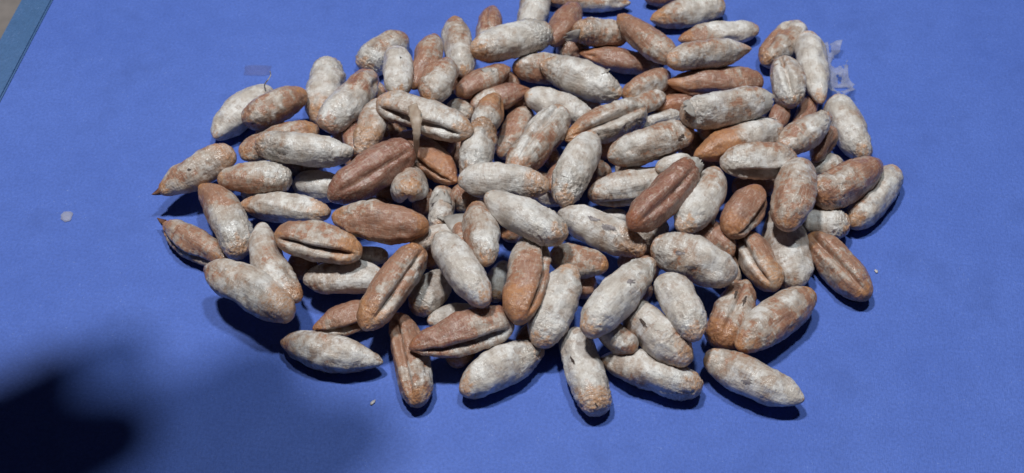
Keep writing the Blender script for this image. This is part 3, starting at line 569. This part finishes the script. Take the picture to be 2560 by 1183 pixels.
([-0.02209,0.00126,0.0033],[-0.01821,-0.01165,0.0033],0.00351,194,0.55,(0.36,0.46),(0.08,0.08),0.3,(0.15,0.15),'rr',0.0,'',[],[],'dim seed in the gap right of the striped brown one'),
([-0.04577,-0.01165,0.0033],[-0.03542,-0.01257,0.0033],0.00345,192,0.55,(0.26,0.36),(0.08,0.0),0.3,(0.15,0.15),'rr',0.0,'',[],[],'shadowed seed beneath the grooved yellowish right ended one'),
([-0.02772,-0.01577,0.0039],[-0.02141,-0.01018,0.0057],0.00343,220,0.55,(0.26,0.36),(0.05,0.1),0.3,(0.15,0.15),'rr',0.0,'',[],[],'dark seed under the tan grooved leaning one'),
([0.00089,-0.03166,0.003],[0.01076,-0.02973,0.0033],0.00331,220,0.55,(0.26,0.36),(0.05,0.0),0.3,(0.15,0.15),'rr',0.0,'',[],[],'dark seed between the broad white and the yellowish white ones'),
([0.02189,-0.02232,0.0033],[0.0323,-0.01716,0.0033],0.00339,229,0.55,(0.36,0.46),(0.0,0.08),0.3,(0.15,0.15),'rr',0.0,'',[],[],'shadowed seed under the big speckled white one'),
([0.04432,0.01886,0.0036],[0.05258,0.02625,0.0036],0.00371,226,0.55,(0.21,0.3),(0.0,0.1),0.3,(0.15,0.15),'rr',0.0,'',[],[],'dark seed in the gap left of the half orange white one'),
([0.01262,0.04611,0.0036],[0.02283,0.03955,0.0039],0.00387,211,0.55,(0.26,0.36),(0.1,0.08),0.3,(0.15,0.15),'rr',0.0,'',[],[],'dark seed under the lower edge of the large white crinkled one'),
([-0.05905,0.02126,0.0036],[-0.04691,0.01992,0.0036],0.0037,234,0.55,(0.36,0.46),(0.05,0.1),0.3,(0.15,0.15),'rr',0.0,'',[],[],'shadowed seed below the white crinkled one on the left'),
([0.06893,0.00623,0.0033],[0.07878,0.00749,0.0036],0.0036,239,0.55,(0.26,0.36),(0.08,0.05),0.3,(0.15,0.15),'rr',0.0,'',[],[],'dark seed under the marbled red brown one at the far right'),
([0.04836,-0.0048,0.0033],[0.05126,-0.01761,0.0033],0.00346,224,0.55,(0.26,0.36),(0.05,0.05),0.3,(0.15,0.15),'rr',0.0,'',[],[],"dark seed under the plump glinting one's right end"),
([-0.0063,0.04508,0.0036],[0.00211,0.04877,0.0039],0.0039,202,0.55,(0.21,0.3),(0.1,0.0),0.3,(0.15,0.15),'rr',0.0,'',[],[],'dark seed in the gap right of the shiny torn skin one'),
([0.01238,0.05865,0.0039],[0.02063,0.06302,0.0039],0.004,194,0.55,(0.26,0.36),(0.0,0.08),0.3,(0.15,0.15),'rr',0.0,'',[],[],'dark seed below the smooth mauve brown one at the top'),
([0.00198,0.01649,0.0033],[0.01365,0.0085,0.0036],0.00364,225,0.55,(0.36,0.46),(0.05,0.1),0.3,(0.15,0.15),'rr',0.0,'',[],[],'shadowed seed under the right end of the orange tan crusty one'),
([0.03042,0.01131,0.0033],[0.02804,0.02152,0.0036],0.00367,145,0.55,(0.36,0.46),(0.0,0.1),0.3,(0.15,0.15),'rr',0.0,'',[],[],'shadowed seed behind the pinkish white lower grooved one'),
([-0.01257,0.0439,0.0036],[-0.00518,0.03926,0.0039],0.00386,223,0.55,(0.3,0.4),(0.0,0.05),0.3,(0.15,0.15),'rr',0.0,'',[],[],'dim seed below the greyish oval one in the upper middle'),
([-0.04582,0.02968,0.0036],[-0.03573,0.03107,0.0036],0.00377,250,0.55,(0.26,0.36),(0.1,0.0),0.6,(0.15,0.15),'rr',0.0,'',[],[],'dim mauve seed in the gap below the grey white red ended one'),
([-0.00892,-0.03272,0.003],[-0.01409,-0.03762,0.0033],0.00328,146,0.55,(0.26,0.36),(0.08,0.08),0.3,(0.15,0.15),'rr',0.0,'',[],[],'shadowed seed under the lower side of the two tone one'),
([-0.02109,0.05037,0.006],[-0.01246,0.0444,0.0075],0.00387,207,0.55,(0.3,0.4),(0.05,0.0),0.3,(0.15,0.15),'rr',0.0,'',[],[],'dim seed under the two upright pale and pinkish ones'),
([-0.03463,0.03299,0.006],[-0.02716,0.02678,0.006],0.00375,210,0.55,(0.21,0.3),(0.08,0.05),0.3,(0.15,0.15),'rr',0.0,'',[],[],'shadowed seed under the left half of the long grooved tan one'),
([-0.02078,0.02346,0.0096],[-0.01379,0.02118,0.0096],0.00365,230,0.55,(0.21,0.3),(0.1,0.08),0.3,(0.15,0.15),'rr',0.0,'',[],[],'dark seed just below the right half of the long grooved tan one'),
([-0.00187,0.04071,0.0036],[0.00521,0.04215,0.0039],0.00385,200,0.55,(0.3,0.4),(0.05,0.0),0.3,(0.15,0.15),'rr',0.0,'',[],[],'dim seed in the small gap above the pinkish rolled edge one'),
([0.01593,0.01846,0.0033],[0.02476,0.01623,0.0036],0.00367,214,0.55,(0.26,0.36),(0.08,0.05),0.3,(0.15,0.15),'rr',0.0,'',[],[],'shadowed seed left of the pinkish white lower grooved one'),
([-0.03425,0.01003,0.0033],[-0.02849,0.01234,0.0036],0.00363,198,0.55,(0.21,0.3),(0.08,0.1),0.3,(0.15,0.15),'rr',0.0,'',[],[],'dark seed between the large smooth red brown one and the pale ball'),
([-0.0243,0.00686,0.0033],[-0.01752,0.00787,0.0036],0.0036,229,0.55,(0.21,0.3),(0.05,0.1),0.3,(0.15,0.15),'rr',0.0,'',[],[],'dark seed below the pale ball shaped one'),
([-0.01343,0.00775,0.009],[-0.00852,0.00155,0.009],0.00352,225,0.55,(0.26,0.36),(0.08,0.08),0.3,(0.15,0.15),'rr',0.0,'',[],[],'shadowed seed in the gap below the silvery crumpled one'),
([0.0377,0.0439,0.0036],[0.04615,0.04507,0.0039],0.00388,216,0.55,(0.21,0.3),(0.1,0.1),0.3,(0.15,0.15),'rr',0.0,'',[],[],'dark seed in the gap right of the short tan grey one'),
([0.04122,0.01869,0.009],[0.0475,0.02306,0.0093],0.00365,204,0.55,(0.26,0.36),(0.1,0.1),0.3,(0.15,0.15),'rr',0.0,'',[],[],'dim seed between the dark pit one and the half orange one'),
([-0.06534,0.03107,0.0036],[-0.05705,0.02996,0.0036],0.00377,224,0.55,(0.26,0.36),(0.0,0.05),0.3,(0.15,0.15),'rr',0.0,'',[],[],'shadowed seed between the blotched one and the white crinkled left one'),
([0.02848,-0.01384,0.0075],[0.03273,-0.01769,0.0081],0.00338,197,0.55,(0.26,0.36),(0.1,0.05),0.3,(0.15,0.15),'rr',0.0,'',[],[],"dark seed left of the plump glinting one's lower side"),
([-0.02468,0.04312,0.0102],[-0.02069,0.0469,0.0108],0.00382,202,0.55,(0.26,0.36),(0.0,0.08),0.3,(0.15,0.15),'rr',0.0,'',[],[],'dark seed between the pinkish smooth and the greyish oval ones'),
([0.04085,0.05742,0.0036],[0.03466,0.06176,0.0039],0.00399,126,0.55,(0.3,0.4),(0.1,0.08),0.3,(0.15,0.15),'rr',0.0,'',[],[],'dim seed under the long slanting tan one near the top'),
([-0.03459,0.02318,0.0099],[-0.03184,0.02655,0.0099],0.00367,213,0.55,(0.26,0.36),(0.1,0.08),0.3,(0.15,0.15),'rr',0.0,'',[],[],'dark seed in the gap left of the hanging skin strip'),
([-0.042,0.02085,0.0036],[-0.0361,0.02219,0.0036],0.00371,197,0.55,(0.26,0.36),(0.0,0.1),0.6,(0.15,0.15),'rr',0.0,'',[],[],'dark seed just above the upper left of the large smooth red brown one'),
([-0.0376,0.04244,0.0036],[-0.03309,0.04581,0.0039],0.00388,236,0.55,(0.26,0.36),(0.05,0.1),0.3,(0.15,0.15),'rr',0.0,'',[],[],'dark seed under the lower end of the short bluish white one'),
([0.02017,0.02489,0.0036],[0.02691,0.0283,0.0036],0.00374,222,0.55,(0.26,0.36),(0.1,0.1),0.3,(0.15,0.15),'rr',0.0,'',[],[],'dark seed in the gap under the ragged groove seed'),
([0.04513,0.02072,0.0147],[0.05057,0.02203,0.015],0.00359,208,0.55,(0.26,0.36),(0.0,0.1),0.3,(0.15,0.15),'rr',0.0,'',[],[],'dark seed under the pale ragged peeling one on the upper right'),
([0.00751,0.02152,0.0036],[0.01156,0.02354,0.0036],0.00371,193,0.55,(0.26,0.36),(0.08,0.05),0.3,(0.15,0.15),'rr',0.0,'',[],[],'dark seed right of the pinkish shaggy grooved one'),
([0.01469,-0.0193,0.0033],[0.01858,-0.01419,0.0033],0.00342,216,0.55,(0.26,0.36),(0.1,0.1),0.3,(0.15,0.15),'rr',0.0,'',[],[],'dark seed between the yellowish white and the big speckled ones'),
([-0.05171,-0.0126,0.0066],[-0.04508,-0.01432,0.0066],0.00341,191,0.55,(0.26,0.36),(0.08,0.0),0.3,(0.15,0.15),'rr',0.0,'',[],[],'dark seed in the gap right of the curved mauve and white one'),
([0.06257,0.04172,0.0036],[0.06756,0.04041,0.0039],0.00385,204,0.55,(0.26,0.36),(0.08,0.0),0.3,(0.15,0.15),'rr',0.0,'',[],[],'dark seed at the right end of the pale ragged peeling one')
]
objs = []
for i, (A, B, r, g, gd, c, o, red, k, e, bend, tip, flaps, marks, label) in enumerate(SEEDS):
    A, B = Vector(A), Vector(B)
    L = (B - A).length
    sh = SeedShape(i, L, r, g, gd, e, bend, k, c, red)
    P = sh.point(TT, PP)
    V = P.reshape(-1, 3)
    ends = np.array([P[0].mean(0) - [L * .004, 0, 0], P[-1].mean(0) + [L * .004, 0, 0]])
    V = np.concatenate([V, ends])
    pg = sh.pigment(TT, PP, o).reshape(-1, 4)
    pg = np.concatenate([pg, [pg[:NP_].mean(0), pg[-NP_:].mean(0)]])
    me = bpy.data.meshes.new('date_seed')
    me.from_pydata(V.tolist(), [], FACES)
    me.polygons.foreach_set('use_smooth', [True] * len(me.polygons))
    at = me.attributes.new('pigment', 'FLOAT_COLOR', 'POINT')
    at.data.foreach_set('color', pg.astype(np.float32).ravel())
    me.materials.append(M_SEED)
    ob = bpy.data.objects.new('date_seed', me)
    COL.objects.link(ob)
    ob.matrix_world = seed_axes(A, B)
    tag(ob, label, 'date seed', 'date seeds heaped on the blue mat')
    objs.append(ob)
    for n, (ft, fp, fl_, fw) in enumerate(flaps):
        ragged_flap(ob, sh, ft, fp, fl_, fw, i * 10 + n)
    for n, (mt, mp_, ml, mw_, mk) in enumerate(marks):
        tear(ob, sh, mt, mp_, ml, mw_, mk, i + n * 7)
    if tip:
        s_ = -1 if tip == 'A' else 1
        vs, fs = [], []
        n = 10
        for a in range(6):
            f = a / 5
            for b_ in range(n):
                w = .00085 * (1 - f) ** .8 * (1 + .2 * math.sin(b_ * 2.1)) + .00004
                vs.append((s_ * (L / 2 - .0006 + f * .0022), math.cos(b_ / n * 6.283) * w, math.sin(b_ / n * 6.283) * w + f * f * .0006))
        for a in range(5):
            for b_ in range(n):
                fs.append((a * n + b_, a * n + (b_ + 1) % n, (a + 1) * n + (b_ + 1) % n, (a + 1) * n + b_))
        mesh_obj('stalk_tip', vs, fs, M_TIP, ob)

# ------------------------------------------------------------------ loose and hanging skin
def ribbon(name, pts, mat, parent, view, seed=0, sub=5):
    """a thin torn strip through (x, y, z, half width) points"""
    P = [Vector(p[:3]) for p in pts]; Wd = [p[3] for p in pts]
    rows = []
    for a in range(len(P) - 1):
        for s in range(sub):
            f = s / sub
            p0, p1, p2, p3 = P[max(a - 1, 0)], P[a], P[a + 1], P[min(a + 2, len(P) - 1)]
            q = .5 * ((2 * p1) + (p2 - p0) * f + (2 * p0 - 5 * p1 + 4 * p2 - p3) * f * f + (3 * p1 - p0 - 3 * p2 + p3) * f ** 3)
            rows.append((q, Wd[a] + (Wd[a + 1] - Wd[a]) * f))
    rows.append((P[-1], Wd[-1]))
    inv = parent.matrix_world.inverted() if parent else Matrix()
    verts, faces = [], []
    nu = 5
    for n, (q, w) in enumerate(rows):
        d = (rows[min(n + 1, len(rows) - 1)][0] - rows[max(n - 1, 0)][0]).normalized()
        sd = d.cross(view).normalized()
        up = sd.cross(d)
        for u in range(nu):
            fu = u / (nu - 1) * 2 - 1
            rag = 1 + .3 * float(perlin(np.array([n * .6 + seed, fu, seed + .5])))
            verts.append(inv @ (q + sd * fu * w * rag + up * w * .12 * (fu * fu - .4)))
    for n in range(len(rows) - 1):
        for u in range(nu - 1):
            faces.append((n * nu + u, n * nu + u + 1, (n + 1) * nu + u + 1, (n + 1) * nu + u))
    o = mesh_obj(name, verts, faces, mat, parent)
    so = o.modifiers.new('thick', 'SOLIDIFY'); so.thickness = .00012
    return o
view = Vector((0, math.cos(TH), -math.sin(TH)))
host = objs[DATA['i24']]
bpy.context.view_layer.update()
sk = ribbon('skin_strip', DATA['strip'], M_STRIP, host, view, 3)
sk['label'] = "brown strip of skin hanging down over the next seed"
ribbon('skin_flap', DATA['tail'], M_FLAP, host, view, 8)
hs = objs[DATA['i29']]
ribbon('skin_thread', [p + [.00016 - .00002 * n] for n, p in enumerate(DATA['thread'])], M_FLAP, hs, view, 5)

f0, f1 = Vector(DATA['flake'][0]), Vector(DATA['flake'][1])
nu, nv = 22, 34
verts, faces, keep = [], [], {}
ax = (f1 - f0); al = ax.length; ax.normalize(); sd = Vector((-ax.y, ax.x, 0)).normalized()
for v in range(nv):
    for u in range(nu):
        fu, fv = u / (nu - 1) * 2 - 1, v / (nv - 1)
        w = .0036 * (1 + .18 * math.sin(fv * 17 + 1)) * (1 + .3 * float(perlin(np.array([fv * 8, 2.2, fu]))))
        z = .0012 + .0012 * math.sin(fv * 14) + .0018 * fu * fu + .0010 * float(perlin(np.array([fu * 2, fv * 7, 6.6])))
        z = max(z, .0003)
        verts.append(f0 + ax * al * fv - Vector((0, 0, f0.z + (f1.z - f0.z) * fv)) - sd * fu * w * -1 + Vector((0, 0, z)))
for v in range(nv - 1):
    for u in range(nu - 1):
        h = float(perlin(np.array([u * .22 + 3, v * .2, 9.1])))
        h2 = float(perlin(np.array([u * .13 + 1.7, v * .17, 4.4])))
        if h > .5 or h2 - .5 * abs(u / nu - .45) < -.42: continue
        faces.append((v * nu + u, v * nu + u + 1, (v + 1) * nu + u + 1, (v + 1) * nu + u))
fk = mesh_obj('skin_flake', verts, faces, M_FLAKE)
so = fk.modifiers.new('thick', 'SOLIDIFY'); so.thickness = .00008
tag(fk, "crumpled see-through skin flake right of the slim white upright seed", "skin flake")

for n, (c, w, h, ang, kind, label) in enumerate(DATA['flecks']):
    m = 18
    vs = [(0, 0, .00012)]
    for ring in (.5, 1.0):
        for a in range(m):
            th = a / m * 6.283
            if kind == 'brown':
                kx = max(abs(math.cos(th)), abs(math.sin(th)))
                rx = ring / kx * (1 + .08 * float(perlin(np.array([a * .9, n, 2.2]))))
            else:
                rx = ring * (1 + .35 * float(perlin(np.array([a * .7, n * 3.1, 1.2]))))
            vs.append((math.cos(th) * w * rx, math.sin(th) * h * rx, (.00008 if ring < 1 else 0) + .0001 * float(perlin(np.array([a * .5, n, ring])))))
    fs = [(0, 1 + a, 1 + (a + 1) % m) for a in range(m)] + [(1 + a, 1 + m + a, 1 + m + (a + 1) % m, 1 + (a + 1) % m) for a in range(m)]
    fo = mesh_obj('skin_fleck', vs, fs, {'pale': M_PALE, 'white': M_SPECK, 'brown': M_STAIN}[kind])
    so = fo.modifiers.new('thick', 'SOLIDIFY'); so.thickness = .00008
    fo.location = (c[0], c[1], .0003)
    fo.rotation_euler = (0, 0, math.radians(ang))
    tag(fo, label, 'skin flake')

# ------------------------------------------------------------------ the hand and forearm that shade the lower left of the mat
def skin_body(name, chains, mat):
    """one continuous skin grown over tapered limb and finger bones: lists of (x, y, z, radius)"""
    bm = bmesh.new()
    for ch in chains:
        P = [(Vector(hand_place(*c[:3])), c[3]) for c in ch]
        for n, (p, r) in enumerate(P):
            bmesh.ops.create_icosphere(bm, subdivisions=3, radius=r, matrix=Matrix.Translation(p))
            if n:
                a, ra = P[n - 1]
                d = p - a
                if d.length < 1e-5: continue
                mtx = Matrix.Translation((a + p) / 2) @ d.to_track_quat('Z', 'Y').to_matrix().to_4x4()
                bmesh.ops.create_cone(bm, cap_ends=True, segments=20, radius1=ra, radius2=r, depth=d.length, matrix=mtx)
    me = bpy.data.meshes.new(name); bm.to_mesh(me); bm.free()
    o = bpy.data.objects.new(name, me); COL.objects.link(o)
    md = o.modifiers.new('one_skin', 'REMESH'); md.mode = 'VOXEL'; md.voxel_size = .0022; md.use_smooth_shade = True
    sm = o.modifiers.new('soften', 'SMOOTH'); sm.factor = .5; sm.iterations = 5
    me.materials.append(mat)
    return o
def finger(k, tip, r, arch):
    out = []
    for f, up in ((0, 0), (.42, .9), (.74, .8), (1, 0)):
        out.append((k[0] + (tip[0] - k[0]) * f, k[1] + (tip[1] - k[1]) * f, k[2] + (tip[2] - k[2]) * f + arch * up, r * (1 - .2 * f)))
    return out
HROT = math.radians(-55)
def hand_place(x, y, z):
    dx, dy = x + .084, y - .008
    return (-.053 + dx * math.cos(HROT) - dy * math.sin(HROT), -.029 + dx * math.sin(HROT) + dy * math.cos(HROT), z + .000)
W0 = (-.112, -.172, .160, .0235)
KN = [(-.0715, -.084, .156, .0118), (-.0905, -.080, .158, .0120), (-.109, -.082, .156, .0116), (-.1265, -.088, .152, .0108)]
TIPS = [((-.0645, -.006, .145), .0098), ((-.0835, .007, .143), .0100), ((-.1025, .001, .142), .0097), ((-.1205, -.019, .141), .0088)]
hand_chains = [
    [(-.190, -.420, .172, .040), (-.165, -.320, .170, .041), (-.135, -.235, .164, .031), W0],
    [(-.103, -.130, .158, .017), (-.118, -.130, .157, .016)],
    [KN[0], KN[1], KN[2], KN[3]],
    [W0, (-.086, -.140, .152, .0170), (-.070, -.104, .140, .0125), (-.071, -.078, .130, .0108), (-.078, -.056, .123, .0092)],
]
for kn, (tip, rt), hx in zip(KN, TIPS, (-.096, -.106, -.117, -.128)):
    hand_chains.append([W0, (hx, -.128, .157, .0150), kn])
    hand_chains.append(finger(kn[:3], tip, rt * 1.12, .006))
hand_o = skin_body('person_hand', hand_chains, M_HAND)
tag(hand_o, "bare left hand whose shadow falls on the lower left of the mat", "hand")
slv, sf = [], []
n = 28
s0, s1 = Vector((-.197, -.430, .188)), Vector((-.140, -.258, .176))
sx = (s1 - s0).normalized(); sy = sx.cross(Vector((0, 0, 1))).normalized(); sz = sy.cross(sx)
for a, (f, r) in enumerate([(0, .054), (.3, .053), (.7, .048), (.97, .047), (1, .0455), (.96, .043)]):
    for b_ in range(n):
        th = b_ / n * 6.283
        w = r * (1 + .05 * math.sin(3 * th + a * 1.7))
        slv.append(hand_place(*(s0.lerp(s1, f) + sy * w * math.cos(th) + sz * w * math.sin(th))))
for a in range(5):
    for b_ in range(n):
        sf.append((a * n + b_, a * n + (b_ + 1) % n, (a + 1) * n + (b_ + 1) % n, (a + 1) * n + b_))
mesh_obj('sleeve', slv, sf, M_SLEEVE, hand_o)
